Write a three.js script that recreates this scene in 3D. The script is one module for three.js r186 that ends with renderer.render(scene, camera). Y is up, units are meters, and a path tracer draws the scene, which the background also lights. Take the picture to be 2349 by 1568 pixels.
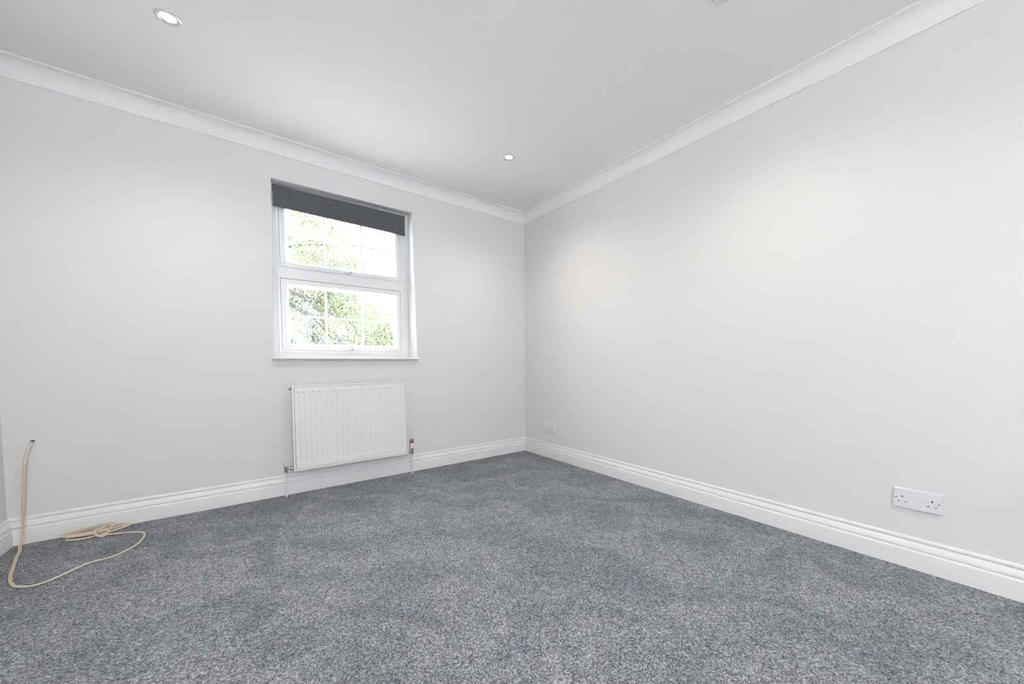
import * as THREE from 'three';
import { mergeGeometries } from 'three/addons/utils/BufferGeometryUtils.js';
import { RoundedBoxGeometry } from 'three/addons/geometries/RoundedBoxGeometry.js';
import { createNoise2D, createNoise3D } from 'simplex-noise';

// ---------------------------------------------------------------- camera, sky, exposure
const FW = 2349, FH = 1568, FOCAL = 848.956;             // focal length in pixels of the 2349 x 1568 frame
const scene = new THREE.Scene();
const camera = new THREE.PerspectiveCamera(2 * Math.atan(FH / 2 / FOCAL) * 180 / Math.PI, FW / FH, 0.02, 400);
camera.position.set(-2.27127, 0.89191, 2.97008);
camera.rotation.set(-0.041767, -0.661680, -0.003157, 'YXZ');
camera.setViewOffset(FW, FH, FW / 2 - 1211.87, FH / 2 - 865.705, FW, FH);   // the photograph is a shifted-lens view
scene.add(camera);

scene.background = new THREE.Color().setRGB(0.93, 0.975, 1.05);   // even white overcast sky
scene.backgroundIntensity = 11;

const SUN = new THREE.DirectionalLight(new THREE.Color().setRGB(1.0, 0.965, 0.94), 230);   // high in the west, along the window walls: no direct sun enters the room
SUN.position.set(-30, 36, -1.2); SUN.target.position.set(0, 0, 0); SUN.castShadow = true;
Object.assign(SUN.shadow.camera, { left: -40, right: 40, top: 40, bottom: -40, near: 1, far: 140 }); SUN.shadow.mapSize.set(4096, 4096);
scene.add(SUN, SUN.target);

const renderer = new THREE.WebGLRenderer({ antialias: true });
renderer.toneMapping = THREE.LinearToneMapping;
renderer.toneMappingExposure = 1.06;
renderer.shadowMap.enabled = true;

const LAMP_CANDELA = 2.2, LAMP_COLOR = new THREE.Color().setRGB(1.0, 0.90, 0.79);

// ---------------------------------------------------------------- helpers
function mulberry(a) { return () => { a |= 0; a = a + 0x6D2B79F5 | 0; let t = Math.imul(a ^ a >>> 15, 1 | a); t = t + Math.imul(t ^ t >>> 7, 61 | t) ^ t; return ((t ^ t >>> 14) >>> 0) / 4294967296; }; }
const V = (x, y, z) => new THREE.Vector3(x, y, z);
const used = new Map();
function numbered(name) { const n = used.get(name) ?? 0; used.set(name, n + 1); return n ? name + '_' + String(n).padStart(3, '0') : name; }
function tag(o, label, category, group, kind) {
  o.userData.label = label; o.userData.category = category;
  if (group) o.userData.group = group;
  if (kind) o.userData.kind = kind;
  return o;
}
function plain(g) {   // position, normal and uv only, without an index, so that geometries can be joined
  let q = g.index ? g.toNonIndexed() : g;
  for (const k of Object.keys(q.attributes)) if (!['position', 'normal', 'uv'].includes(k)) q.deleteAttribute(k);
  if (!q.attributes.normal) q.computeVertexNormals();
  if (!q.attributes.uv) q.setAttribute('uv', new THREE.BufferAttribute(new Float32Array(q.attributes.position.count * 2), 2));
  q.morphAttributes = {};
  return q;
}
function mesh(name, geos, material, parent) {
  const list = (Array.isArray(geos) ? geos : [geos]).map(plain);
  const m = new THREE.Mesh(list.length > 1 ? mergeGeometries(list) : list[0], material);
  m.name = parent === scene ? numbered(name) : name;
  m.castShadow = m.receiveShadow = true;
  parent.add(m);
  return m;
}
function thing(name, label, category, pos = [0, 0, 0], group, kind) {
  const g = new THREE.Group(); g.name = numbered(name); g.position.set(...pos); scene.add(g);
  return tag(g, label, category, group, kind);
}
function box(x0, x1, y0, y1, z0, z1) { const g = new THREE.BoxGeometry(x1 - x0, y1 - y0, z1 - z0); g.translate((x0 + x1) / 2, (y0 + y1) / 2, (z0 + z1) / 2); return g; }
function rbox(x0, x1, y0, y1, z0, z1, r = 0.002, s = 2) { const g = new RoundedBoxGeometry(x1 - x0, y1 - y0, z1 - z0, s, r); g.translate((x0 + x1) / 2, (y0 + y1) / 2, (z0 + z1) / 2); return g; }
function cyl(r0, r1, h, x, y, z, axis = 'y', seg = 24) { const g = new THREE.CylinderGeometry(r1, r0, h, seg); if (axis === 'x') g.rotateZ(-Math.PI / 2); if (axis === 'z') g.rotateX(Math.PI / 2); g.translate(x, y, z); return g; }
function lathe(pts, x = 0, y = 0, z = 0, seg = 40) { const g = new THREE.LatheGeometry(pts.map((p) => new THREE.Vector2(p[0], p[1])), seg); g.translate(x, y, z); return g; }
// quads from rings of points (each ring the same length, closed round), flat shaded
function loft(rings) {
  const p = [], uv = [];
  for (let k = 0; k + 1 < rings.length; k++) {
    const A = rings[k], B = rings[k + 1], n = A.length;
    for (let i = 0; i < n; i++) {
      const a = A[i], b = A[(i + 1) % n], c = B[(i + 1) % n], d = B[i];
      for (const q of [a, b, c, a, c, d]) { p.push(...q); uv.push(q[0] + q[2], q[1]); }
    }
  }
  const g = new THREE.BufferGeometry();
  g.setAttribute('position', new THREE.Float32BufferAttribute(p, 3)); g.setAttribute('uv', new THREE.Float32BufferAttribute(uv, 2));
  g.computeVertexNormals(); return g;
}
// a strip between two polylines a[i] -> b[i] (a moulding between its two mitred ends), smooth across where the turn is gentle
function strip(a, b) {
  const n = a.length, nor = [];
  for (let i = 0; i + 1 < n; i++) { const e = V(...a[i + 1]).sub(V(...a[i])), l = V(...b[i]).sub(V(...a[i])); nor.push(l.cross(e).normalize()); }
  const p = [], N = [], uv = []; let run = 0;
  for (let i = 0; i + 1 < n; i++) {
    const n0 = i && nor[i - 1].dot(nor[i]) > 0.8 ? nor[i - 1].clone().add(nor[i]).normalize() : nor[i];
    const n1 = i + 2 < n && nor[i + 1].dot(nor[i]) > 0.8 ? nor[i + 1].clone().add(nor[i]).normalize() : nor[i];
    const len = V(...a[i + 1]).distanceTo(V(...a[i])), L = V(...b[i]).distanceTo(V(...a[i]));
    for (const [q, m, u, v] of [[a[i], n0, 0, 0], [b[i], n0, L, 0], [b[i + 1], n1, L, len], [a[i], n0, 0, 0], [b[i + 1], n1, L, len], [a[i + 1], n1, 0, len]]) { p.push(...q); N.push(m.x, m.y, m.z); uv.push(u, run + v); }
    run += len;
  }
  const g = new THREE.BufferGeometry();
  g.setAttribute('position', new THREE.Float32BufferAttribute(p, 3)); g.setAttribute('normal', new THREE.Float32BufferAttribute(N, 3)); g.setAttribute('uv', new THREE.Float32BufferAttribute(uv, 2));
  return g;
}
function texture(size, fn, srgb, repeat = 1) {
  const d = new Uint8Array(size * size * 4);
  for (let y = 0; y < size; y++) for (let x = 0; x < size; x++) { const c = fn(x, y), i = (y * size + x) * 4; d[i] = c[0]; d[i + 1] = c[1]; d[i + 2] = c[2]; d[i + 3] = 255; }
  const t = new THREE.DataTexture(d, size, size); t.wrapS = t.wrapT = THREE.RepeatWrapping; t.magFilter = THREE.LinearFilter; t.minFilter = THREE.LinearMipmapLinearFilter; t.generateMipmaps = true;
  if (srgb) t.colorSpace = THREE.SRGBColorSpace;
  t.repeat.set(repeat, repeat); t.needsUpdate = true; return t;
}
// value noise that tiles over `size` cells
function tileNoise(cells, seed) {
  const r = mulberry(seed), v = new Float32Array(cells * cells).map(() => r());
  return (u, w) => {   // u, w in 0..1
    const x = u * cells, y = w * cells, i = Math.floor(x), j = Math.floor(y), s = (t) => t * t * (3 - 2 * t), fx = s(x - i), fy = s(y - j);
    const at = (a, b) => v[((b % cells + cells) % cells) * cells + ((a % cells + cells) % cells)];
    return (at(i, j) * (1 - fx) + at(i + 1, j) * fx) * (1 - fy) + (at(i, j + 1) * (1 - fx) + at(i + 1, j + 1) * fx) * fy;
  };
}

// ---------------------------------------------------------------- materials
const std = (rgb, roughness, more = {}) => { const { ...m } = more; const k = new THREE.MeshPhysicalMaterial({ roughness, ...m }); k.color.setRGB(...rgb); return k; };
const M = {
  wall: std([0.785, 0.783, 0.783], 0.75),
  ceiling: std([0.935, 0.935, 0.93], 0.85),
  coving: std([0.91, 0.91, 0.905], 0.7),
  gloss: std([0.85, 0.855, 0.86], 0.35),
  upvc: std([0.88, 0.89, 0.90], 0.28),
  sill: std([0.87, 0.86, 0.85], 0.35),
  bar: std([0.90, 0.92, 0.94], 0.4),
  glass: std([1, 1, 1], 0, { transmission: 1, thickness: 0, ior: 1.5 }),
  rad: std([0.87, 0.87, 0.855], 0.35),
  radInside: std([0.6, 0.6, 0.58], 0.5),
  chrome: std([0.62, 0.62, 0.63], 0.18, { metalness: 1 }),
  nickel: std([0.80, 0.79, 0.78], 0.3, { metalness: 1 }),
  brass: std([0.55, 0.42, 0.26], 0.3, { metalness: 1 }),
  red: std([0.55, 0.03, 0.03], 0.4),
  whitePlastic: std([0.80, 0.81, 0.83], 0.3),
  socket: std([0.80, 0.81, 0.83], 0.3),
  rocker: std([0.88, 0.88, 0.88], 0.3),
  reveal: std([0.86, 0.865, 0.87], 0.6),
  trv: std([0.84, 0.80, 0.77], 0.4),
  cream: std([0.80, 0.72, 0.58], 0.45),
  dark: std([0.02, 0.018, 0.018], 0.7),
  cord: std([0.71, 0.62, 0.47], 0.5),
  bracket: std([0.85, 0.87, 0.88], 0.3),
  chain: std([0.9, 0.9, 0.9], 0.35),
  bareWood: std([0.42, 0.31, 0.20], 0.8),
  brick: std([0.35, 0.20, 0.15], 0.9),
};
const lampFace = new THREE.MeshStandardMaterial({ color: 0xffffff, emissive: LAMP_COLOR, emissiveIntensity: 6, roughness: 0.4 });
const blindMap = (() => { const r = mulberry(71), a = tileNoise(256, 8); return texture(512, (x, y) => { const f = a(x / 512, y / 512), k = 0.62 + 0.62 * f + (f > 0.72 ? 0.5 * (f - 0.72) / 0.28 : 0) + 0.18 * (r() - 0.5), v = (c) => Math.min(255, c * k); return [v(72), v(74), v(82)]; }, true, 2.0); })();
M.blind = std([1, 1, 1], 0.85, { map: blindMap, side: THREE.DoubleSide });

// cut-pile carpet: a heather of pale warm-grey and blue-grey yarn tips, about 5 mm tufts of fine fibres
const carpetMaps = (() => {
  const S = 2048, r = mulberry(17), t5 = tileNoise(330, 31), t4 = tileNoise(470, 32), t2 = tileNoise(760, 33), t1 = tileNoise(1024, 34), hue = tileNoise(360, 35), mid = tileNoise(70, 36), H = new Float32Array(S * S);
  const map = texture(S, (x, y) => {
    const u = x / S, v = y / S, tuft = 0.5 * t5(u, v) + 0.5 * t4(v, u), fibre = 0.55 * t2(u, v) + 0.45 * t1(v, u);
    const h = 0.62 * tuft + 0.38 * fibre; H[y * S + x] = h;
    const tone = Math.max(-1, Math.min(1, (h - 0.5) * 3.1)), k = 1 + 0.58 * tone + 0.10 * (mid(u, v) - 0.5) + 0.10 * (r() - 0.5), w = (hue(u, v) - 0.5) * 0.05 + 0.03 * tone;
    return [123 * k * (1 + w), 128 * k, 135.5 * k * (1 - w)].map((c) => Math.max(0, Math.min(255, c)));
  }, true, 1 / 1.4);
  const bump = texture(S, (x, y) => { const v = 255 * Math.min(1, Math.max(0, (H[y * S + x] - 0.2) / 0.6)); return [v, v, v]; }, false, 1 / 1.4);
  return { map, bump };
})();
M.carpet = std([1, 1, 1], 0.95, { map: carpetMaps.map, bumpMap: carpetMaps.bump, bumpScale: 0.004, vertexColors: true, sheen: 0.25, sheenRoughness: 0.6 });

// ---------------------------------------------------------------- the room: x from -W to 0, z from 0 (window wall) to D, y from 0 to HC
const W = 3.19, D = 5.92, HC = 2.342, TW = 0.28;

// floor: carpet whose pile lies in brushed patches
{
  const nx = 180, nz = 330, g = new THREE.PlaneGeometry(W, D, nx, nz); g.rotateX(-Math.PI / 2); g.translate(-W / 2, 0, D / 2);
  const n2 = createNoise2D(mulberry(4)), n2b = createNoise2D(mulberry(9)), pos = g.attributes.position, uv = g.attributes.uv, col = new Float32Array(pos.count * 3);
  for (let i = 0; i < pos.count; i++) {
    const x = pos.getX(i), z = pos.getZ(i), wx = x + 0.12 * n2b(x * 2.1, z * 2.1), wz = z + 0.12 * n2b(x * 2.1 + 9, z * 2.1), a = 0.75 * wx + 0.66 * wz, b = 0.75 * wz - 0.66 * wx;
    const f = n2(a * 1.5, b * 3.4) * 0.55 + n2(a * 4.2 + 7, b * 6.5) * 0.38 + n2b(x * 11, z * 11) * 0.16;   // the way the pile was last brushed
    const k = 1 + 0.19 * Math.tanh(2.0 * f), w = 0.022 * Math.tanh(2 * f);
    col.set([k * (1 + w), k, k * (1 - w)], i * 3); uv.setXY(i, x, z);
  }
  g.setAttribute('color', new THREE.BufferAttribute(col, 3));
  const m = new THREE.Mesh(g, M.carpet); m.name = 'floor'; m.receiveShadow = m.castShadow = true; scene.add(m);
  tag(m, 'blue-grey heathered cut-pile carpet covering the whole floor', 'floor', null, 'structure');
  const s = new THREE.Mesh(box(-W - TW, TW, -0.2, -0.004, -TW, D + TW), M.brick); s.name = 'slab'; m.add(s);
}

// ceiling with six round openings for the downlights
const LIGHTS = [[-2.469, 0.766], [-0.726, 0.769], [-0.722, 2.252], [-2.469, 2.252], [-0.722, 3.71], [-2.469, 3.71], [-0.722, 5.18], [-2.469, 5.18]];
{
  const s = new THREE.Shape([[-W - TW, -TW], [TW, -TW], [TW, D + TW], [-W - TW, D + TW]].map((p) => new THREE.Vector2(...p)));
  for (const [x, z] of LIGHTS) { const h = new THREE.Path(); h.absarc(x, z, 0.037, 0, Math.PI * 2, true); s.holes.push(h); }
  const g = new THREE.ExtrudeGeometry(s, { depth: 0.16, bevelEnabled: false, curveSegments: 32 });
  g.rotateX(Math.PI / 2); g.translate(0, HC + 0.16, 0);   // (x, y) -> (x, z); the extrusion runs downwards from HC + 0.16 to HC
  tag(mesh('ceiling', g, M.ceiling, scene), 'plain white painted plaster ceiling', 'ceiling', null, 'structure');
}

// window wall with the window opening and the small cable hole
const HOLE = [-3.1, 0.5035];
{
  const front = [[-2.0955, 0.913], [-1.1172, 0.913], [-1.1437, 2.0972], [-2.0777, 2.0953]];      // counter-clockwise, as the plaster edge runs
  const rev = [[-2.0920, 0.913], [-1.1500, 0.913], [-1.1462, 2.1000], [-2.0815, 2.0850]];         // where the reveal meets the frame
  const reb = [[-2.1160, 0.899], [-1.1330, 0.899], [-1.1330, 2.1240], [-2.1160, 2.1240]];
  const grow = (q, d) => { const cx = (q[0][0] + q[2][0]) / 2, cy = (q[0][1] + q[2][1]) / 2; return q.map(([x, y]) => [x + d * Math.sign(x - cx), y + d * Math.sign(y - cy)]); };
  const outer = [[-W - TW, -0.2], [TW, -0.2], [TW, HC + 0.16], [-W - TW, HC + 0.16]];
  const circle = (r, z) => Array.from({ length: 28 }, (_, i) => [HOLE[0] + r * Math.cos(i / 28 * 2 * Math.PI), HOLE[1] + r * Math.sin(i / 28 * 2 * Math.PI), z]);
  const holed = (polys, circles, z, flip) => {
    const s = new THREE.Shape(outer.map((p) => new THREE.Vector2(...p)));
    for (const q of polys) s.holes.push(new THREE.Path(q.map((p) => new THREE.Vector2(p[0], p[1]))));
    const g = new THREE.ShapeGeometry(s); if (flip) { const ix = g.index.array; for (let i = 0; i < ix.length; i += 3) [ix[i], ix[i + 1]] = [ix[i + 1], ix[i]]; g.computeVertexNormals(); }
    g.translate(0, 0, z); return g;
  };
  const at = (q, z) => q.map(([x, y]) => [x, y, z]);
  const g = [
    holed([grow(front, 0.003), circle(0.0080, 0)], 0, 0),
    loft([at(grow(front, 0.003), 0), at(grow(front, 0.0009), -0.0009), at(front, -0.003)].map((r) => r.slice().reverse())),
    holed([reb], 0, -TW, true),
    loft([circle(0.0080, 0), circle(0.0074, -0.003), circle(0.0074, -0.16), circle(0.0001, -0.16)].map((r) => r.slice().reverse())),
    loft([at(outer, 0), at(outer, -TW)]),
  ];
  const wn = tag(mesh('wall_north', g, M.wall, scene), 'pale grey painted window wall above the radiator', 'wall', null, 'structure');
  mesh('reveal', loft([at(front, -0.003), at(rev, -0.084), at(reb, -0.084), at(reb, -TW)].map((r) => r.slice().reverse())), M.reveal, wn).userData.label = 'white painted window reveal';
}
tag(mesh('wall_east', box(0, TW, -0.2, HC + 0.16, 0, D), M.wall, scene), 'long plain pale grey wall with the two double sockets', 'wall', null, 'structure');
tag(mesh('wall_west', box(-W - TW, -W, -0.2, HC + 0.16, 0, D), M.wall, scene), 'pale grey wall turning the corner beside the hanging cable', 'wall', null, 'structure');
const SW = { x0: -3.12, x1: -1.95, y0: 0.08, y1: 2.20 };   // window in the wall behind the camera
{
  const { x0, x1, y0, y1 } = SW, X0 = -W - TW, X1 = TW, Y1 = HC + 0.16;
  tag(mesh('wall_south', [box(X0, x0, -0.2, Y1, D, D + TW), box(x1, X1, -0.2, Y1, D, D + TW), box(x0, x1, -0.2, y0, D, D + TW), box(x0, x1, y1, Y1, D, D + TW)], M.wall, scene), 'pale grey wall with the wide window, facing the radiator wall', 'wall', null, 'structure');
}
// uv of the boxes in metres
for (const n of ['wall_east', 'wall_west', 'wall_south', 'ceiling']) {
  const g = scene.getObjectByName(n).geometry, p = g.attributes.position, u = g.attributes.uv;
  for (let i = 0; i < p.count; i++) n === 'ceiling' ? u.setXY(i, p.getX(i), p.getZ(i)) : u.setXY(i, p.getX(i) + p.getZ(i), p.getY(i));
}

// mouldings: profile of [distance from the wall, height], mitred at the room's corners
function moulding(profile, wall) {
  const a = [], b = [];
  for (const [t, y] of profile) {
    if (wall === 'north') { a.push([-W + t, y, t]); b.push([-t, y, t]); }
    if (wall === 'east') { a.push([-t, y, t]); b.push([-t, y, D - t]); }
    if (wall === 'south') { a.push([-t, y, D - t]); b.push([-W + t, y, D - t]); }
    if (wall === 'west') { a.push([-W + t, y, D - t]); b.push([-W + t, y, t]); }
  }
  return strip(a, b);
}
const SKIRT = [[0.0190, 0], [0.0190, 0.0730], [0.0186, 0.0762], [0.0172, 0.0786], [0.0152, 0.0798], [0.0118, 0.0803], [0.0098, 0.0808], [0.0096, 0.0820], [0.0116, 0.0838], [0.0130, 0.0866], [0.0130, 0.0900], [0.0122, 0.0945], [0.0106, 0.0995], [0.0086, 0.1045], [0.0068, 0.1085], [0.0054, 0.1115], [0.0044, 0.1132], [0.0040, 0.1142], [0.0042, 0.1160], [0.0056, 0.1182], [0.0066, 0.1212], [0.0065, 0.1252], [0.0054, 0.1296], [0.0034, 0.1330], [-0.001, 0.1345]];
const COVE = [[-0.001, 2.2545], [0.0055, 2.2545], [0.0065, 2.2555], [0.0067, 2.2600]];
for (let k = 1; k <= 14; k++) { const a = k / 14 * Math.PI / 2; COVE.push([0.0067 + 0.0575 * (1 - Math.cos(a)), 2.2600 + 0.0735 * Math.sin(a)]); }
COVE.push([0.0700, 2.3345], [0.0715, 2.3360], [0.0720, HC + 0.0005]);
['north', 'east', 'south', 'west'].forEach((w, i) => {
  const where = { north: 'below the window wall, behind the radiator', east: 'along the long wall with the sockets', south: 'under the wide window', west: 'on the wall beside the hanging cable' }[w];
  tag(mesh('baseboard_' + w, moulding(SKIRT, w), M.gloss, scene), 'white moulded skirting board ' + where, 'skirting', null, 'structure');
  if (w === 'east') mesh('mitre_gap', box(-0.0203, -0.0188, 0, 0.021, 0.0188, 0.0203), M.bareWood, scene.getObjectByName('baseboard_east')).userData.label = 'bare wood showing at the mitre';
  const top = { north: 'above the window and blind', east: 'above the long wall with the sockets', south: 'above the wide window', west: 'above the wall beside the hanging cable' }[w];
  tag(mesh('trim_' + (i + 1), moulding(COVE, w), M.coving, scene), 'white plaster coving ' + top, 'coving', null, 'structure');
});

// ---------------------------------------------------------------- windows
// a rectangle of four mitred members; profile of [inward from the outer edge, z], joint = hairline at the mitres
function mitred(x0, x1, y0, y1, profile, joint = 0.0004) {
  const gs = [];
  const P = (d, z, side, end) => {
    if (side === 0) return [end ? x1 - d - joint : x0 + d + joint, y0 + d, z];
    if (side === 1) return [x1 - d, end ? y1 - d - joint : y0 + d + joint, z];
    if (side === 2) return [end ? x0 + d + joint : x1 - d - joint, y1 - d, z];
    return [x0 + d, end ? y0 + d + joint : y1 - d - joint, z];
  };
  for (let s = 0; s < 4; s++) gs.push(strip(profile.map(([d, z]) => P(d, z, s, 0)), profile.map(([d, z]) => P(d, z, s, 1))));
  return gs;
}
const FRAME = [[0, -0.155], [0, -0.090], [0.052, -0.090], [0.0535, -0.0915], [0.056, -0.0915], [0.0575, -0.090], [0.066, -0.0885], [0.0765, -0.0885], [0.0785, -0.0905], [0.0788, -0.155], [0, -0.155]];
const SASH = [[0.0006, -0.150], [0.0006, -0.0905], [0.0022, -0.0885], [0.026, -0.0885], [0.0272, -0.0895], [0.0284, -0.0893], [0.036, -0.0945], [0.0385, -0.0985], [0.047, -0.1180], [0.0485, -0.1215], [0.0485, -0.150], [0.0006, -0.150]];
function handle(parent, x, y, m) {
  mesh('handle', [rbox(x - 0.030, x + 0.034, y - 0.009, y + 0.009, -0.0890, -0.0835, 0.0025), rbox(x - 0.010, x + 0.036, y - 0.0075, y + 0.0085, -0.0840, -0.0640, 0.005, 3)], m, parent);
  const lever = rbox(x + 0.026, x + 0.120, y - 0.0055, y + 0.0060, -0.0740, -0.0655, 0.0035, 3);
  mesh('handle_lever', lever, m, parent);
  mesh('handle_lock', cyl(0.0042, 0.0042, 0.004, x + 0.027, y + 0.001, -0.0635, 'z', 16), M.dark, parent);
}
{
  const w = thing('window_1', 'white double-glazed window with two sashes and glazing bars, above radiator', 'window', [0, 0, 0], null, 'structure');
  const x0 = -2.115, x1 = -1.134, y0 = 0.901, y1 = 2.123;
  mesh('window_frame', mitred(x0, x1, y0, y1, FRAME), M.upvc, w);
  // transom, its ends cut to a point where they are welded into the frame
  const tx0 = -2.0362, tx1 = -1.2128, ty = 1.5125, tp = 0.036;
  {
    const s = new THREE.Shape([[tx0 - tp, ty], [tx0, ty - tp], [tx1, ty - tp], [tx1 + tp, ty], [tx1, ty + tp], [tx0, ty + tp]].map((p) => new THREE.Vector2(...p)));
    const g = new THREE.ExtrudeGeometry(s, { depth: 0.066, bevelEnabled: true, bevelSize: 0.0012, bevelThickness: 0.0012, bevelOffset: -0.0012, bevelSegments: 1 }); g.translate(0, 0, -0.1540);
    const rib = [rbox(tx0, tx1, ty + 0.026, ty + 0.0375, -0.12, -0.0858, 0.0015), rbox(tx0, tx1, ty - 0.0375, ty - 0.026, -0.12, -0.0858, 0.0015)];
    mesh('transom', [g, ...rib], M.upvc, w);
  }
  for (const [sy0, sy1, bar, hy, full] of [[1.5515, 2.0430, 1.7905, 1.5665, 1], [0.9805, 1.4735, 1.2245, 0.9925, 0]]) {
    const sx0 = -2.0355, sx1 = -1.2135;
    const s = mesh('sash', mitred(sx0, sx1, sy0, sy1, SASH), M.upvc, w);
    const gx0 = sx0 + 0.0475, gx1 = sx1 - 0.0475, gy0 = sy0 + 0.0475, gy1 = sy1 - 0.0475;
    for (const z of [-0.1225, -0.1455]) { const g = new THREE.PlaneGeometry(gx1 - gx0 + 0.004, gy1 - gy0 + 0.004); g.translate((gx0 + gx1) / 2, (gy0 + gy1) / 2, z); mesh('glass_pane', g, M.glass, s); }
    for (const bx of [-1.7545, -1.5005]) mesh('glazing_bar', rbox(bx - 0.0068, bx + 0.0068, gy0, gy1, -0.1385, -0.1295, 0.0016), M.bar, s);
    mesh('glazing_bar', rbox(gx0, gx1, bar - 0.0068, bar + 0.0068, -0.1380, -0.1300, 0.0016), M.bar, s);
    handle(s, -1.622, hy, M.upvc);
  }
  // sill board with a bullnose standing proud of the wall
  const pr = []; for (let k = 0; k <= 8; k++) { const a = -Math.PI / 2 + k / 8 * Math.PI; pr.push(new THREE.Vector2(0.022 + 0.0095 * Math.cos(a), 0.9235 + 0.0100 * Math.sin(a))); }
  const shape = new THREE.Shape([...pr, new THREE.Vector2(0.0006, 0.9335), new THREE.Vector2(0.0006, 0.9135)]);
  const g = new THREE.ExtrudeGeometry(shape, { depth: 0.9870, bevelEnabled: true, bevelSize: 0.002, bevelThickness: 0.002, bevelOffset: -0.002, bevelSegments: 2 });
  g.rotateY(-Math.PI / 2); g.translate(-1.1146, 0, 0);   // (x, y, z) -> (-z, y, x)
  mesh('window_sill', [g, box(-2.0915, -1.1210, 0.9140, 0.9335, -0.0835, 0.0007)], M.sill, w);
}
{
  const w = thing('window_2', 'wide white casement window in the wall facing the radiator wall', 'window', [0, 0, 0], null, 'structure');
  const { x0, x1, y0, y1 } = SW, zf = D + 0.10;
  const bars = [box(x0, x1, y0, y0 + 0.06, zf, zf + 0.06), box(x0, x1, y1 - 0.06, y1, zf, zf + 0.06), box(x0, x0 + 0.06, y0 + 0.06, y1 - 0.06, zf, zf + 0.06), box(x1 - 0.06, x1, y0 + 0.06, y1 - 0.06, zf, zf + 0.06)];
  for (const k of [1, 2]) { const x = x0 + (x1 - x0) * k / 3; bars.push(box(x - 0.035, x + 0.035, y0 + 0.06, y1 - 0.06, zf, zf + 0.06)); }
  mesh('window_frame', bars, M.upvc, w);
  for (let k = 0; k < 3; k++) { const g = new THREE.PlaneGeometry((x1 - x0) / 3 - 0.05, y1 - y0 - 0.1); g.rotateY(Math.PI); g.translate(x0 + (x1 - x0) * (k + 0.5) / 3, (y0 + y1) / 2, zf + 0.03); mesh('glass_pane', g, M.glass, w); }
  mesh('window_sill', rbox(x0 - 0.03, x1 + 0.03, y0 - 0.022, y0 - 0.0005, D - 0.03, D - 0.0005, 0.004), M.sill, w);
}

// ---------------------------------------------------------------- ceiling downlights
{
  const make = () => {
    const o = new THREE.Group();
    mesh('bezel', lathe([[0.0352, 0.03], [0.0352, 0.0008], [0.0424, 0.0004], [0.0427, -0.0010], [0.0415, -0.0030], [0.0385, -0.0042], [0.0335, -0.0040], [0.0300, -0.0030], [0.0278, -0.0012], [0.0262, 0.0030], [0.0256, 0.0080], [0.0254, 0.0120], [0.0300, 0.0300]]), M.nickel, o);
    mesh('lamp', lathe([[0.0001, 0.0066], [0.012, 0.0070], [0.020, 0.0080], [0.0250, 0.0096], [0.0252, 0.0115], [0.0001, 0.0125]]), lampFace, o);
    mesh('housing', lathe([[0.0353, 0.029], [0.034, 0.07], [0.0001, 0.075]]), M.dark, o);
    return o;
  };
  const first = make();
  const labels = ['round recessed downlight lit in the ceiling over the hanging cable', 'round recessed downlight lit near where coving meets in the corner', 'round recessed downlight above the long wall, midway along it',
    'round recessed downlight midway along the plain cable-side wall', 'round recessed downlight beyond the nearer socket, over the socket wall side', 'round recessed downlight well behind the cable, over the cable wall side', 'round recessed downlight between wide window and long socket wall', 'round recessed downlight between wide window and cable-side wall'];
  LIGHTS.forEach(([x, z], i) => {
    const o = i ? first.clone() : first;
    o.name = numbered('downlight'); o.position.set(x, HC, z); scene.add(o); tag(o, labels[i], 'downlight', 'ceiling downlights');
    const l = new THREE.SpotLight(LAMP_COLOR, LAMP_CANDELA, 0, 1.25, 1, 2);
    l.position.set(x, HC - 0.006, z); l.target.position.set(x, 0, z); l.castShadow = true; l.shadow.radius = 1.3;
    scene.add(l); scene.add(l.target);
  });
}

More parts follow.
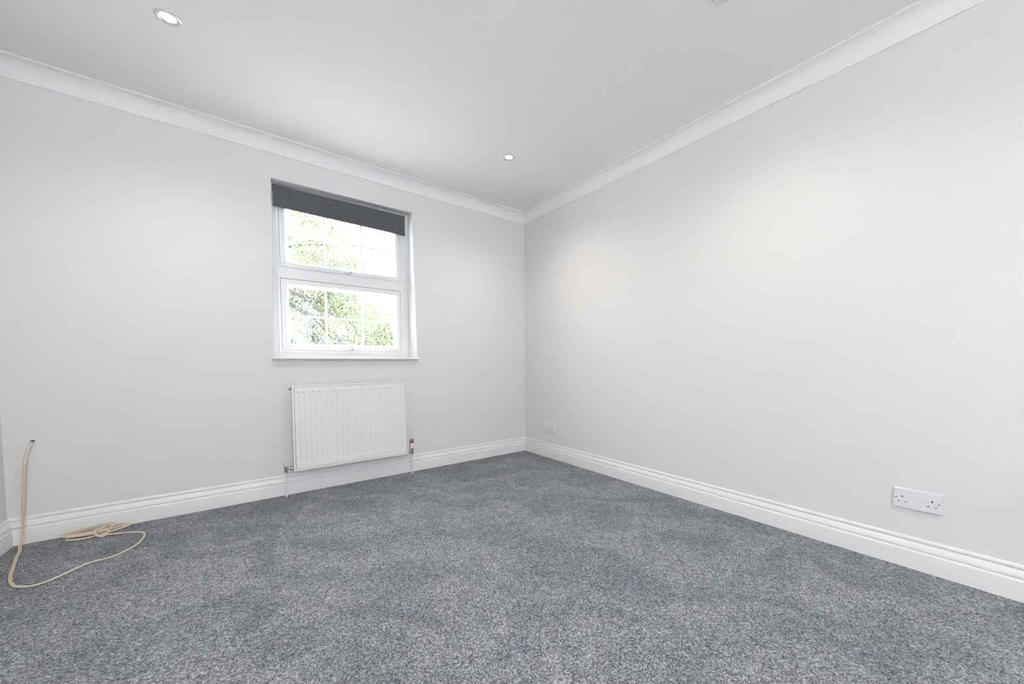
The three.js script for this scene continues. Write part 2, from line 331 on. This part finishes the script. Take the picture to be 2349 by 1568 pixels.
// ---------------------------------------------------------------- roller blind
{
  const o = thing('roller_blind', 'charcoal grey roller blind mostly rolled up at top of the window', 'blind', [0, 0, 0]);
  const bx0 = -2.0705, bx1 = -1.1905, cy = 2.0530, cz = -0.0540, R = 0.0235;
  // fabric: round the roll, over its front and down to the hem
  const sec = []; for (let k = 0; k <= 20; k++) { const a = (-150 + k / 20 * 150 + 0) * Math.PI / 180; sec.push([cz + R * Math.cos(-a), cy + R * Math.sin(-a)]); }
  const p = [], idx = [], uv = [], nx = 24;
  const bottom = (x) => 1.9300 - 0.0190 * (x - bx0) / (bx1 - bx0), drop = 14, rows = sec.length + drop; let v = 0;
  for (let j = 0; j < rows; j++) {
    for (let i = 0; i <= nx; i++) {
      const x = bx0 + (bx1 - bx0) * i / nx; let z, y;
      if (j < sec.length) [z, y] = sec[j];
      else { const t = (j - sec.length + 1) / drop; y = cy + (bottom(x) - cy) * t; z = cz + R + 0.0012 * Math.exp(-(((t - 0.9) / 0.06) ** 2)) + 0.0006 * Math.sin(x * 9 + t * 3); }
      p.push(x, y, z); uv.push(x * 1.4, (j < sec.length ? j * 0.0028 : 0.056 + (j - sec.length + 1) * 0.0085) * 1.4);
      if (j && i) { const a = (j - 1) * (nx + 1) + i - 1, b = a + 1, c = j * (nx + 1) + i - 1, d = c + 1; idx.push(a, c, b, b, c, d); }
    }
  }
  const mk = (off) => { const g = new THREE.BufferGeometry(); const q = p.slice(); if (off) for (let i = 2; i < q.length; i += 3) q[i] -= off; g.setAttribute('position', new THREE.Float32BufferAttribute(q, 3)); g.setAttribute('uv', new THREE.Float32BufferAttribute(uv, 2)); g.setIndex(idx); g.computeVertexNormals(); return g; };
  mesh('fabric', [mk(0), mk(0.0008)], M.blind, o);
  mesh('roller_tube', cyl(R - 0.001, R - 0.001, bx1 - bx0 - 0.002, (bx0 + bx1) / 2, cy, cz, 'x', 32), M.blind, o);
  {
    const c = (bx0 + bx1) / 2;
    // turned about the middle of the hem
    const h = rbox(-(bx1 - bx0) / 2 + 0.004, (bx1 - bx0) / 2 - 0.004, -0.008, 0.008, -0.004, -0.0010, 0.0012); h.rotateZ(Math.atan2(-0.019, bx1 - bx0)); h.translate(c, 1.9300 - 0.0095 + 0.0092, cz + R); mesh('bottom_bar', h, M.blind, o);
  }
  for (const [x, s] of [[bx0 - 0.0035, -1], [bx1 + 0.006, 1]]) mesh('bracket', [rbox(x - 0.0022, x + 0.0022, cy - 0.026, cy + 0.028, cz - 0.020, cz + 0.021, 0.001), cyl(0.0125, 0.0125, 0.010, x + s * 0.003, cy, cz, 'x', 24)], M.bracket, o);
  // control chain: a long loop of cord hanging from the right end
  const pts = [], cx = -1.1705, top = cy - 0.004, low = 1.3660;
  for (let k = 0; k <= 16; k++) pts.push(V(cx - 0.0040 + 0.0012 * Math.sin(k * 0.35), top - (top - low - 0.012) * k / 16, cz - 0.006));
  for (let k = 1; k < 8; k++) { const a = Math.PI + k / 8 * Math.PI; pts.push(V(cx + 0.0020 + 0.0058 * Math.cos(a), low + 0.012 + 0.0115 * Math.sin(a), cz + 0.001)); }
  for (let k = 0; k <= 16; k++) pts.push(V(cx + 0.0082 - 0.0024 * k / 16, low + 0.012 + (top - low - 0.012) * k / 16, cz + 0.008));
  mesh('chain', new THREE.TubeGeometry(new THREE.CatmullRomCurve3(pts), 220, 0.0016, 7), M.chain, o);
}

// ---------------------------------------------------------------- radiator
{
  const o = thing('radiator', 'white fluted panel radiator on the wall below the window', 'radiator', [-1.6205, 0, 0]);
  const hw = 0.3845, y0 = 0.1680, y1 = 0.7430, zf = 0.0880, zb = 0.0320;
  // pressed front panel with 23 sunken flutes
  const px0 = -hw + 0.0125, px1 = hw - 0.0085, py0 = y0 + 0.0135, py1 = y1 - 0.0115, NF = 23, pitch = (px1 - px0 - 0.006) / NF, xs = [], ys = [];
  const cut = (arr, list) => list.forEach((v) => arr.push(v));
  cut(xs, [px0, px0 + 0.0015]);
  for (let k = 0; k < NF; k++) { const c = px0 + 0.003 + pitch * (k + 0.5); cut(xs, [c - 0.0108, c - 0.0096, c - 0.0030, c + 0.0020, c + 0.0052, c + 0.0108]); }
  cut(xs, [px1 - 0.0015, px1]);
  cut(ys, [py0, py0 + 0.0015, py0 + 0.036, py0 + 0.0395, py0 + 0.046, py0 + 0.0470, py0 + 0.15, py0 + 0.3, py1 - 0.15, py1 - 0.0395, py1 - 0.0385, py1 - 0.0320, py1 - 0.0300, py1 - 0.0015, py1]);
  const depth = (x, y) => {
    const edge = Math.min(x - px0, px1 - x, y - py0, py1 - y); if (edge < 0.0007) return -0.004;
    const u = (x - px0 - 0.003) / pitch, c = px0 + 0.003 + pitch * (Math.floor(u) + 0.5), dx = x - c; if (u < 0 || u >= NF) return 0;
    const fx = dx < 0 ? (dx <= -0.0107 ? 0 : dx < -0.0095 ? 1 : 1) : dx >= 0.0107 ? 0 : 1;
    const fy = y <= py0 + 0.0361 ? 0 : y < py0 + 0.0459 ? (y - py0 - 0.036) / 0.01 : y >= py1 - 0.0301 ? 0 : y > py1 - 0.0384 ? (py1 - 0.030 - y) / 0.0085 : 1;
    return -0.0042 * Math.min(1, fx) * Math.min(1, Math.max(0, fy));
  };
  const p = [], nxs = xs.length;
  for (let j = 0; j + 1 < ys.length; j++) for (let i = 0; i + 1 < nxs; i++) {
    const q = [[i, j], [i + 1, j], [i + 1, j + 1], [i, j], [i + 1, j + 1], [i, j + 1]];
    for (const [a, b] of q) p.push(xs[a], ys[b], zf + depth(xs[a], ys[b]));
  }
  const g = new THREE.BufferGeometry(); g.setAttribute('position', new THREE.Float32BufferAttribute(p, 3)); g.computeVertexNormals();
  mesh('front_panel', [g, box(px0, px1, py0, py1, zf - 0.012, zf - 0.0075)], M.rad, o);
  mesh('bottom_rail', rbox(-hw + 0.004, hw - 0.004, y0, y0 + 0.0125, zf - 0.014, zf - 0.0015, 0.0015), M.rad, o);
  mesh('side_panel', rbox(-hw, -hw + 0.0110, y0, y1, zb + 0.006, zf - 0.0005, 0.0015), M.rad, o);
  mesh('side_panel', rbox(hw - 0.0070, hw, y0 + 0.002, y1, zb + 0.006, zf - 0.0005, 0.0015), M.rad, o);
  // top grille: rails and cross bars over the convector
  const gr = [rbox(-hw + 0.011, hw - 0.007, y1 - 0.010, y1, zf - 0.008, zf - 0.001, 0.0012), rbox(-hw + 0.011, hw - 0.007, y1 - 0.010, y1, zb + 0.006, zb + 0.013, 0.0012)];
  for (let k = 1; k < 30; k++) { const x = -hw + 0.011 + k / 30 * (2 * hw - 0.018); gr.push(box(x - 0.0035, x + 0.0035, y1 - 0.0035, y1 - 0.001, zb + 0.012, zf - 0.007)); }
  mesh('top_grille', gr, M.rad, o);
  const fins = []; for (let k = 0; k < 36; k++) { const x = -hw + 0.03 + k / 35 * (2 * hw - 0.06); fins.push(box(x - 0.0006, x + 0.0006, y0 + 0.05, y1 - 0.05, zb + 0.010, zf - 0.013)); }
  mesh('convector', fins, M.radInside, o);
  for (const x of [-0.255, 0.255]) mesh('wall_bracket', box(x - 0.015, x + 0.015, y0 + 0.02, y1 - 0.03, 0.0005, zb + 0.012), M.radInside, o);
  mesh('bleed_valve', [cyl(0.0105, 0.0105, 0.009, -hw - 0.0042, y1 - 0.0230, 0.058, 'x', 6), cyl(0.0070, 0.0085, 0.007, -hw - 0.0115, y1 - 0.0230, 0.058, 'x', 16)], M.brass, o);
  // lockshield valve on the left: pipe, chrome body, union to the radiator, cream cap
  const lx = -0.4285, lz = 0.0520, rx = 0.4270, rz = 0.0560;
  mesh('pipe', cyl(0.0080, 0.0080, 0.166, lx, 0.0832, lz), M.whitePlastic, o).userData.label = 'white sleeved pipe';
  mesh('pipe', cyl(0.0080, 0.0080, 0.158, rx, 0.0792, rz), M.whitePlastic, o).userData.label = 'white sleeved pipe';
  const lv = mesh('lockshield_valve', [cyl(0.0128, 0.0128, 0.014, lx, 0.171, lz, 'y', 6), cyl(0.0100, 0.0100, 0.030, lx, 0.186, lz), cyl(0.0070, 0.0070, 0.030, lx + 0.020, 0.187, lz, 'x', 16), cyl(0.0148, 0.0148, 0.014, lx + 0.031, 0.187, lz, 'x', 6), cyl(0.0075, 0.0075, 0.012, lx + 0.040, 0.187, lz, 'x', 16)], M.chrome, o);
  mesh('cap', lathe([[0.0001, 0.036], [0.004, 0.0355], [0.0075, 0.033], [0.0098, 0.027], [0.0105, 0.018], [0.0108, 0.0002], [0.0001, 0.0001]], lx, 0.1985, lz), M.cream, lv);
  // thermostatic valve on the right
  const rv = mesh('thermostatic_valve', [cyl(0.0125, 0.0125, 0.014, rx, 0.161, rz, 'y', 6), cyl(0.0105, 0.0105, 0.034, rx, 0.180, rz), cyl(0.0142, 0.0142, 0.008, rx, 0.1985, rz, 'y', 24), cyl(0.0070, 0.0070, 0.028, rx - 0.020, 0.180, rz, 'x', 16), cyl(0.0122, 0.0122, 0.012, rx - 0.030, 0.180, rz, 'x', 6), cyl(0.0075, 0.0075, 0.010, rx - 0.0385, 0.180, rz, 'x', 16)], M.chrome, o);
  mesh('sensor_body', lathe([[0.0001, 0.2025], [0.0150, 0.2026], [0.0152, 0.207], [0.0146, 0.2085], [0.0150, 0.2100], [0.0152, 0.2400], [0.0140, 0.2480], [0.0001, 0.2485]], rx, 0, rz), M.trv, rv);
  mesh('indicator_band', lathe([[0.0142, 0.2440], [0.0148, 0.2455], [0.0146, 0.2530], [0.0135, 0.2535], [0.0001, 0.2536]], rx, 0, rz), M.red, rv).userData.label = 'red band';
  const grip = []; for (let k = 0; k < 18; k++) { const a = k / 18 * 2 * Math.PI; grip.push(cyl(0.0014, 0.0014, 0.019, rx + 0.0132 * Math.cos(a), 0.2650, rz + 0.0132 * Math.sin(a), 'y', 8)); }
  mesh('head', [lathe([[0.0001, 0.2533], [0.0136, 0.2534], [0.0137, 0.2760], [0.0120, 0.2795], [0.0001, 0.2800]], rx, 0, rz), ...grip], M.chrome, rv).userData.label = 'chrome ribbed head';
}

// ---------------------------------------------------------------- double sockets
{
  const make = () => {
    const o = new THREE.Group(), T = 0.0085;
    const s = new THREE.Shape(), w = 0.073, h = 0.043, r = 0.004;
    s.moveTo(-w + r, -h); s.lineTo(w - r, -h); s.quadraticCurveTo(w, -h, w, -h + r); s.lineTo(w, h - r); s.quadraticCurveTo(w, h, w - r, h); s.lineTo(-w + r, h); s.quadraticCurveTo(-w, h, -w, h - r); s.lineTo(-w, -h + r); s.quadraticCurveTo(-w, -h, -w + r, -h);
    const slot = (x, y, a, b) => s.holes.push(new THREE.Path([[x - a, y - b], [x - a, y + b], [x + a, y + b], [x + a, y - b]].map((p) => new THREE.Vector2(...p))));
    for (const c of [-0.0445, 0.0445]) { slot(c, 0.0065, 0.0021, 0.0041); slot(c - 0.0111, -0.0157, 0.0032, 0.0020); slot(c + 0.0111, -0.0157, 0.0032, 0.0020); }
    const face = new THREE.Shape(s.getPoints(12).map((p) => new THREE.Vector2(p.x * (w - 0.0045) / w, p.y * (h - 0.0045) / h))); face.holes = s.holes;
    const fg = new THREE.ExtrudeGeometry(face, { depth: 0.0045, bevelEnabled: false }); fg.translate(0, 0, T - 0.0045);
    const ringAt = (k, z) => s.getPoints(12).slice(0, -1).map((p) => [p.x * (w - k) / w, p.y * (h - k) / h, z]);
    const edge = loft([ringAt(0.0004, 0.0003), ringAt(0, 0.0012), ringAt(0, T - 0.0036), ringAt(0.0006, T - 0.0019), ringAt(0.0020, T - 0.0006), ringAt(0.0045, T)]);
    mesh('faceplate', [fg, edge], M.socket, o);
    mesh('backing', box(-0.066, 0.066, -0.036, 0.036, 0.0004, 0.0018), M.dark, o);
    for (const x of [-0.0093, 0.0093]) { const k = rbox(-0.0051, 0.0051, -0.0094, 0.0094, -0.003, 0.0026, 0.0009); k.rotateX(0.10); k.translate(x, 0.0165, T); mesh('rocker_switch', k, M.rocker, o); }
    for (const x of [-0.0635, 0.0635]) { const sc = mesh('screw', lathe([[0.0001, 0.0006], [0.0022, 0.0005], [0.0030, 0.0000], [0.0031, -0.0010]], 0, 0, 0, 20), M.chrome, o); sc.geometry.rotateX(Math.PI / 2); sc.geometry.translate(x, 0.0005, T); }
    return o;
  };
  const first = make(), second = first.clone();
  first.name = numbered('double_socket'); first.position.set(-0.0002, 0.2963, 2.7603); first.rotation.y = -Math.PI / 2; scene.add(first);
  tag(first, 'white double wall socket out in the open length of the long wall', 'socket', 'double wall sockets');
  second.name = numbered('double_socket'); second.position.set(-0.0002, 0.2850, 0.3893); second.rotation.y = -Math.PI / 2; scene.add(second);
  tag(second, 'white double wall socket tucked beside the corner of the room', 'socket', 'double wall sockets');
}

// ---------------------------------------------------------------- cream twin cable hanging from the wall and lying on the carpet
{
  const o = thing('cable', 'cream twin cable hanging from a hole in the wall, coiled on carpet', 'cable', [0, 0, 0]);
  const R = 0.0026, HALF = 0.0027;
  // two cores side by side; `side` gives the direction across the pair
  const twin = (pts, up, seg, closed = false) => {
    const c = new THREE.CatmullRomCurve3(pts, closed, 'centripetal'), a = [], b = [];
    for (let k = 0; k <= seg; k++) { const t = k / seg, q = c.getPointAt(t), d = c.getTangentAt(t), u = up(t, q), s = u.clone().cross(d); if (s.lengthSq() < 1e-6) s.set(1, 0, 0); s.normalize().multiplyScalar(HALF); a.push(q.clone().add(s)); b.push(q.clone().sub(s)); }
    return [a, b].map((l) => new THREE.TubeGeometry(new THREE.CatmullRomCurve3(l, closed), seg, R, 9, closed));
  };
  const hang = [[-3.1008, 0.5010, -0.010], [-3.1010, 0.5000, -0.004], [-3.1018, 0.4965, 0.005], [-3.1050, 0.4880, 0.014], [-3.1120, 0.4585, 0.021], [-3.1195, 0.4160, 0.026], [-3.1230, 0.3615, 0.028], [-3.1258, 0.3065, 0.029], [-3.1292, 0.2520, 0.030], [-3.1319, 0.1970, 0.030], [-3.1342, 0.1423, 0.029], [-3.1360, 0.0880, 0.029], [-3.1385, 0.0380, 0.033], [-3.1400, 0.0120, 0.055]].map((p) => V(...p));
  const lie = [[-3.1250, 0.11], [-3.1062, 0.2062], [-3.0754, 0.3479], [-3.0513, 0.4521], [-3.0273, 0.5255], [-3.0023, 0.5737], [-2.9805, 0.5927], [-2.9487, 0.6084], [-2.9179, 0.5971], [-2.8901, 0.5688], [-2.8640, 0.5340], [-2.8360, 0.4980], [-2.8100, 0.4850], [-2.7778, 0.4820], [-2.7460, 0.4640], [-2.7175, 0.4289], [-2.6928, 0.3723], [-2.6843, 0.2975], [-2.6873, 0.2482], [-2.6981, 0.2156], [-2.7250, 0.1862], [-2.7606, 0.1663], [-2.8035, 0.1485], [-2.8378, 0.1326], [-2.8650, 0.1200]].map(([x, z]) => V(x, 0.0040, z));
  const nH = hang.length, all = [...hang, ...lie];
  mesh('lead', twin(all, (t, q) => (q.y > 0.03 ? V(0.35, 0.1, 1) : V(0, 1, 0.0)).normalize(), 420), M.cord, o);
  // tied bundle: long flat loops lying on one another, the topmost tilted up towards the skirting
  const P = (x, y, z) => V(x, y, z);
  const flat = () => V(0, 1, 0.35).normalize();
  const loops = [
    [[-2.990, 0.004, 0.078], [-2.980, 0.004, 0.100], [-2.930, 0.004, 0.124], [-2.870, 0.005, 0.116], [-2.815, 0.006, 0.086], [-2.777, 0.008, 0.060], [-2.778, 0.008, 0.050], [-2.820, 0.006, 0.060], [-2.870, 0.005, 0.084], [-2.925, 0.004, 0.080], [-2.975, 0.004, 0.068]],
    [[-3.008, 0.016, 0.054], [-2.998, 0.015, 0.072], [-2.940, 0.014, 0.098], [-2.872, 0.014, 0.096], [-2.824, 0.016, 0.076], [-2.790, 0.017, 0.052], [-2.796, 0.018, 0.044], [-2.840, 0.020, 0.038], [-2.895, 0.022, 0.034], [-2.950, 0.020, 0.034], [-2.996, 0.017, 0.042]],
    [[-3.010, 0.021, 0.048], [-2.996, 0.020, 0.062], [-2.945, 0.019, 0.086], [-2.885, 0.019, 0.088], [-2.838, 0.022, 0.076], [-2.826, 0.028, 0.060], [-2.842, 0.034, 0.044], [-2.885, 0.034, 0.034], [-2.930, 0.030, 0.032], [-2.975, 0.025, 0.034], [-3.004, 0.022, 0.040]],
  ].flatMap((l) => twin(l.map((p) => P(...p)), flat, 120, true));
  mesh('coil', loops, M.cord, o);
  // the end wound round the bundle and tucked through
  const knot = [[-2.872, 0.027, 0.086], [-2.884, 0.030, 0.104], [-2.882, 0.022, 0.128], [-2.868, 0.008, 0.142], [-2.852, 0.004, 0.142], [-2.842, 0.012, 0.128], [-2.836, 0.024, 0.108], [-2.832, 0.031, 0.090], [-2.838, 0.035, 0.070], [-2.856, 0.033, 0.070]];
  mesh('knot', twin(knot.map((p) => P(...p)), () => V(0.1, 1, 0.5).normalize(), 110, true), M.cord, o);
  // white wall paint caught on one core below the hole
  const drip = [[-3.0985, 0.4950, 0.006], [-3.1022, 0.4870, 0.0150], [-3.1092, 0.4585, 0.0222], [-3.1168, 0.4160, 0.0272], [-3.1180, 0.4020, 0.0280]];
  mesh('paint_smear', new THREE.TubeGeometry(new THREE.CatmullRomCurve3(drip.map((p) => V(...p))), 40, 0.0026, 9), M.gloss, o).userData.label = 'white paint on the cable';
  void nH;
}

// ---------------------------------------------------------------- outdoors: ground and trees beyond the window
tag(mesh('ground', box(-60, 60, -3.2, -3.0, -90, -11), std([0.11, 0.115, 0.08], 1), scene), 'grassy ground outside, below the level of the room', 'ground', null, 'structure');
tag(mesh('driveway', box(-60, 60, -3.2, -3.0, -11, 3), std([0.095, 0.095, 0.095], 1), scene), 'grey gravel drive below the window, in front of the trees', 'ground', null, 'structure');
tag(mesh('forecourt', box(-60, 60, -3.2, -3.0, 3, 90), std([0.73, 0.74, 0.755], 1), scene), 'pale stone forecourt outside, on the wide window side of the house', 'ground', null, 'structure');
{
  const leaf = (() => { const g = new THREE.BufferGeometry(); const v = [[0, 0, 0], [0.26, 0.38, 0.06], [0.22, 0.75, 0.02], [0, 1, -0.10], [-0.22, 0.75, 0.02], [-0.26, 0.38, 0.06], [0, 0.5, -0.03]]; g.setAttribute('position', new THREE.Float32BufferAttribute(v.flat(), 3)); g.setIndex([0, 1, 6, 1, 2, 6, 2, 3, 6, 3, 4, 6, 4, 5, 6, 5, 0, 6]); g.computeVertexNormals(); return g; })();
  const leafMat = new THREE.MeshPhysicalMaterial({ roughness: 0.9, transmission: 0.55, thickness: 0, side: THREE.DoubleSide });
  const bark = std([0.035, 0.032, 0.030], 0.95);
  function tree(label, group, { base, trunk, limbs, crowns, seed, leafSize, tint, spread = 0.5, clump = 0.25 }) {
    const r = mulberry(seed), o = thing('tree', label, 'tree', base, group), B = V(...base);
    const tubes = [], tip = [];
    const tubeOf = (pts, r0, r1, seg = 7) => {   // tapering limb
      const c = new THREE.CatmullRomCurve3(pts), n = pts.length * 4, g = new THREE.TubeGeometry(c, n, 1, seg), q = g.attributes.position;
      for (let i = 0; i <= n; i++) { const ctr = c.getPointAt(i / n), k = r0 + (r1 - r0) * i / n; for (let j = 0; j <= seg; j++) { const a = i * (seg + 1) + j, d = V(q.getX(a), q.getY(a), q.getZ(a)).sub(ctr).multiplyScalar(k).add(ctr); q.setXYZ(a, d.x, d.y, d.z); } }
      g.computeVertexNormals(); tubes.push(g); return c;
    };
    const local = (p) => V(...p).sub(B);
    const tc = tubeOf(trunk.pts.map(local), trunk.r[0], trunk.r[1], 10);
    const grow = (c, r0, depth) => {
      const n = depth === 0 ? 7 : 5;
      for (let k = 0; k < n; k++) {
        const t = 0.3 + 0.68 * (k + r()) / n, from = c.getPointAt(t), d = c.getTangentAt(t), L = (depth === 0 ? 1.5 : 0.7) * (0.6 + 0.7 * r()) * spread * 2;
        const way = d.clone().multiplyScalar(0.6).add(V(r() - 0.5, r() - 0.25, r() - 0.5).multiplyScalar(1.7)).normalize();
        const m = from.clone().addScaledVector(way, L * 0.5).add(V(r() - 0.5, r() - 0.3, r() - 0.5).multiplyScalar(0.16 * L)), e = from.clone().addScaledVector(way, L).add(V(0, -0.06 * L, 0));
        const b = tubeOf([from, m, e], r0 * (1 - t * 0.6) * 0.5, 0.006, 5);
        if (depth < 1) grow(b, r0 * 0.5, depth + 1);
        tip.push(b);
      }
    };
    for (const l of limbs) { const c = tubeOf(l.pts.map(local), l.r[0], l.r[1], 8); grow(c, l.r[0], 0); }
    grow(tc, trunk.r[1] * 1.5, 0);
    mesh('trunk', tubes, bark, o).userData.label = 'grey-brown trunk and branches';
    const mats = [], cols = [], m4 = new THREE.Matrix4(), q4 = new THREE.Quaternion(), e = new THREE.Euler(), col = new THREE.Color();
    const put = (p, tone) => { e.set((r() - 0.3) * 2.6, r() * 6.28, (r() - 0.5) * 2.0); q4.setFromEuler(e); const s = leafSize * (0.6 + 0.8 * r()); m4.compose(p, q4, V(s, s, s)); mats.push(m4.clone()); const k = 0.65 + 0.7 * r(), w = r(); col.setRGB(tint[0] * k * (0.8 + 0.5 * w) * tone, tint[1] * k * tone, tint[2] * k * (1.15 - 0.5 * w) * tone); cols.push(col.clone()); };
    const sprays = [...tip];
    for (const b of sprays) for (let k = 0; k < 26; k++) { const p = b.getPointAt(0.25 + 0.75 * r()); p.add(V(r() - 0.5, r() - 0.5, r() - 0.5).multiplyScalar(0.28)); put(p, 1); }
    for (const [cx, cy, cz, rx, ry, rz, n, tone = 1] of crowns) {
      const c = local([cx, cy, cz]), clumps = Math.max(4, Math.round(n / 34));
      for (let k = 0; k < clumps; k++) {
        const u = r() * 2 - 1, a = r() * 6.283, rad = Math.cbrt(r()), s = Math.sqrt(1 - u * u), w = c.clone().add(V(rx * rad * s * Math.cos(a), ry * rad * u, rz * rad * s * Math.sin(a)));
        for (let i = 0; i < 34; i++) { const v = V(r() + r() + r() - 1.5, (r() + r() + r() - 1.5) * 0.6, r() + r() + r() - 1.5).multiplyScalar(clump); put(w.clone().add(v), tone); }
      }
    }
    const im = new THREE.InstancedMesh(leaf, leafMat, mats.length); mats.forEach((m, i) => { im.setMatrixAt(i, m); im.setColorAt(i, cols[i]); });
    im.name = 'foliage'; im.userData.kind = 'stuff'; im.castShadow = im.receiveShadow = true; o.add(im);
    return o;
  }
  // at z = -10 the panes look on x -1.1 .. 2.5 and y 1.5 .. 5.4
  tree('tall tree with pale green leaves and a long drooping limb, outside window', 'trees outside', {
    base: [-3.4, -3, -9.5], seed: 31, leafSize: 0.058, tint: [0.090, 0.138, 0.050],
    trunk: { pts: [[-3.4, -3, -9.5], [-3.2, 0, -9.6], [-2.6, 2.6, -9.8], [-2.2, 5.6, -10.0], [-2.0, 8, -10.2]], r: [0.30, 0.10] },
    limbs: [
      { pts: [[-2.5, 3.2, -9.8], [-1.3, 2.72, -9.5], [-0.8, 2.42, -9.4], [-0.45, 2.1, -9.5], [0.0, 1.6, -9.7]], r: [0.085, 0.018] },
      { pts: [[-2.4, 3.6, -9.8], [-1.0, 2.9, -9.5], [-0.3, 2.42, -9.4], [0.38, 2.18, -9.4], [0.58, 1.98, -9.5], [0.72, 1.74, -9.6], [1.02, 1.54, -9.7]], r: [0.055, 0.012] },
      { pts: [[-2.5, 3.4, -9.8], [-1.4, 4.1, -9.9], [-0.4, 4.5, -10.1], [0.6, 4.6, -10.3]], r: [0.05, 0.014] },
      { pts: [[-2.3, 4.6, -9.9], [-1.3, 5.3, -10.0], [-0.5, 6.0, -10.2]], r: [0.05, 0.014] },
    ],
    crowns: [[-1.4, 4.6, -10.2, 2.0, 1.5, 1.2, 16000], [0.0, 3.6, -10.4, 1.3, 1.1, 0.9, 9000], [-1.0, 2.6, -10.2, 1.8, 0.9, 0.9, 9000], [0.9, 2.6, -10.4, 0.9, 0.6, 0.7, 2600]],
  });
  tree('broad tree with yellow-green leaves, farther from the house', 'trees outside', {
    base: [3.4, -3, -13], seed: 77, leafSize: 0.070, tint: [0.092, 0.136, 0.053],
    trunk: { pts: [[3.4, -3, -13], [3.2, -0.6, -13], [2.9, 1.2, -13.1], [2.7, 2.6, -13.2]], r: [0.26, 0.08] },
    limbs: [{ pts: [[3.1, 0.0, -13], [2.2, 1.1, -12.9], [1.4, 1.7, -12.8], [0.6, 2.1, -12.7]], r: [0.10, 0.02] }, { pts: [[3.2, 0.4, -13], [3.9, 1.5, -13.1], [4.6, 2.2, -13.2]], r: [0.10, 0.02] }],
    crowns: [[2.7, 2.5, -13.2, 1.7, 1.0, 1.1, 9000], [1.2, 1.7, -13, 1.7, 0.9, 1.0, 9000], [3.4, 1.5, -13.4, 1.8, 1.1, 1.2, 7000]],
  });
  tree('low dark evergreen with blue-green leaves in front of the tall tree', 'trees outside', {
    base: [-0.5, -3, -9.0], seed: 13, leafSize: 0.045, tint: [0.022, 0.044, 0.040], clump: 0.11, spread: 0.12,
    trunk: { pts: [[-0.5, -3, -9.0], [-0.52, -1, -9.0], [-0.55, 0.8, -9.0], [-0.70, 2.3, -9.0]], r: [0.12, 0.03] },
    limbs: [{ pts: [[-0.52, 0.2, -9.0], [-0.8, 0.8, -9.0], [-1.18, 1.3, -9.0]], r: [0.05, 0.012] }, { pts: [[-0.52, 0.3, -9.0], [-0.3, 0.9, -9.0], [0.0, 1.35, -9.0]], r: [0.05, 0.012] }],
    crowns: [[-0.68, 1.83, -9.0, 0.20, 0.26, 0.2, 900], [-0.46, 1.42, -9.0, 0.26, 0.20, 0.2, 700], [-1.20, 1.36, -9.0, 0.26, 0.22, 0.25, 800], [0.02, 1.36, -9.0, 0.28, 0.18, 0.25, 900], [-0.74, 2.44, -9.0, 0.10, 0.12, 0.1, 200], [-0.5, 0.7, -9.0, 0.9, 0.5, 0.6, 2600]],
  });
}

renderer.render(scene, camera);
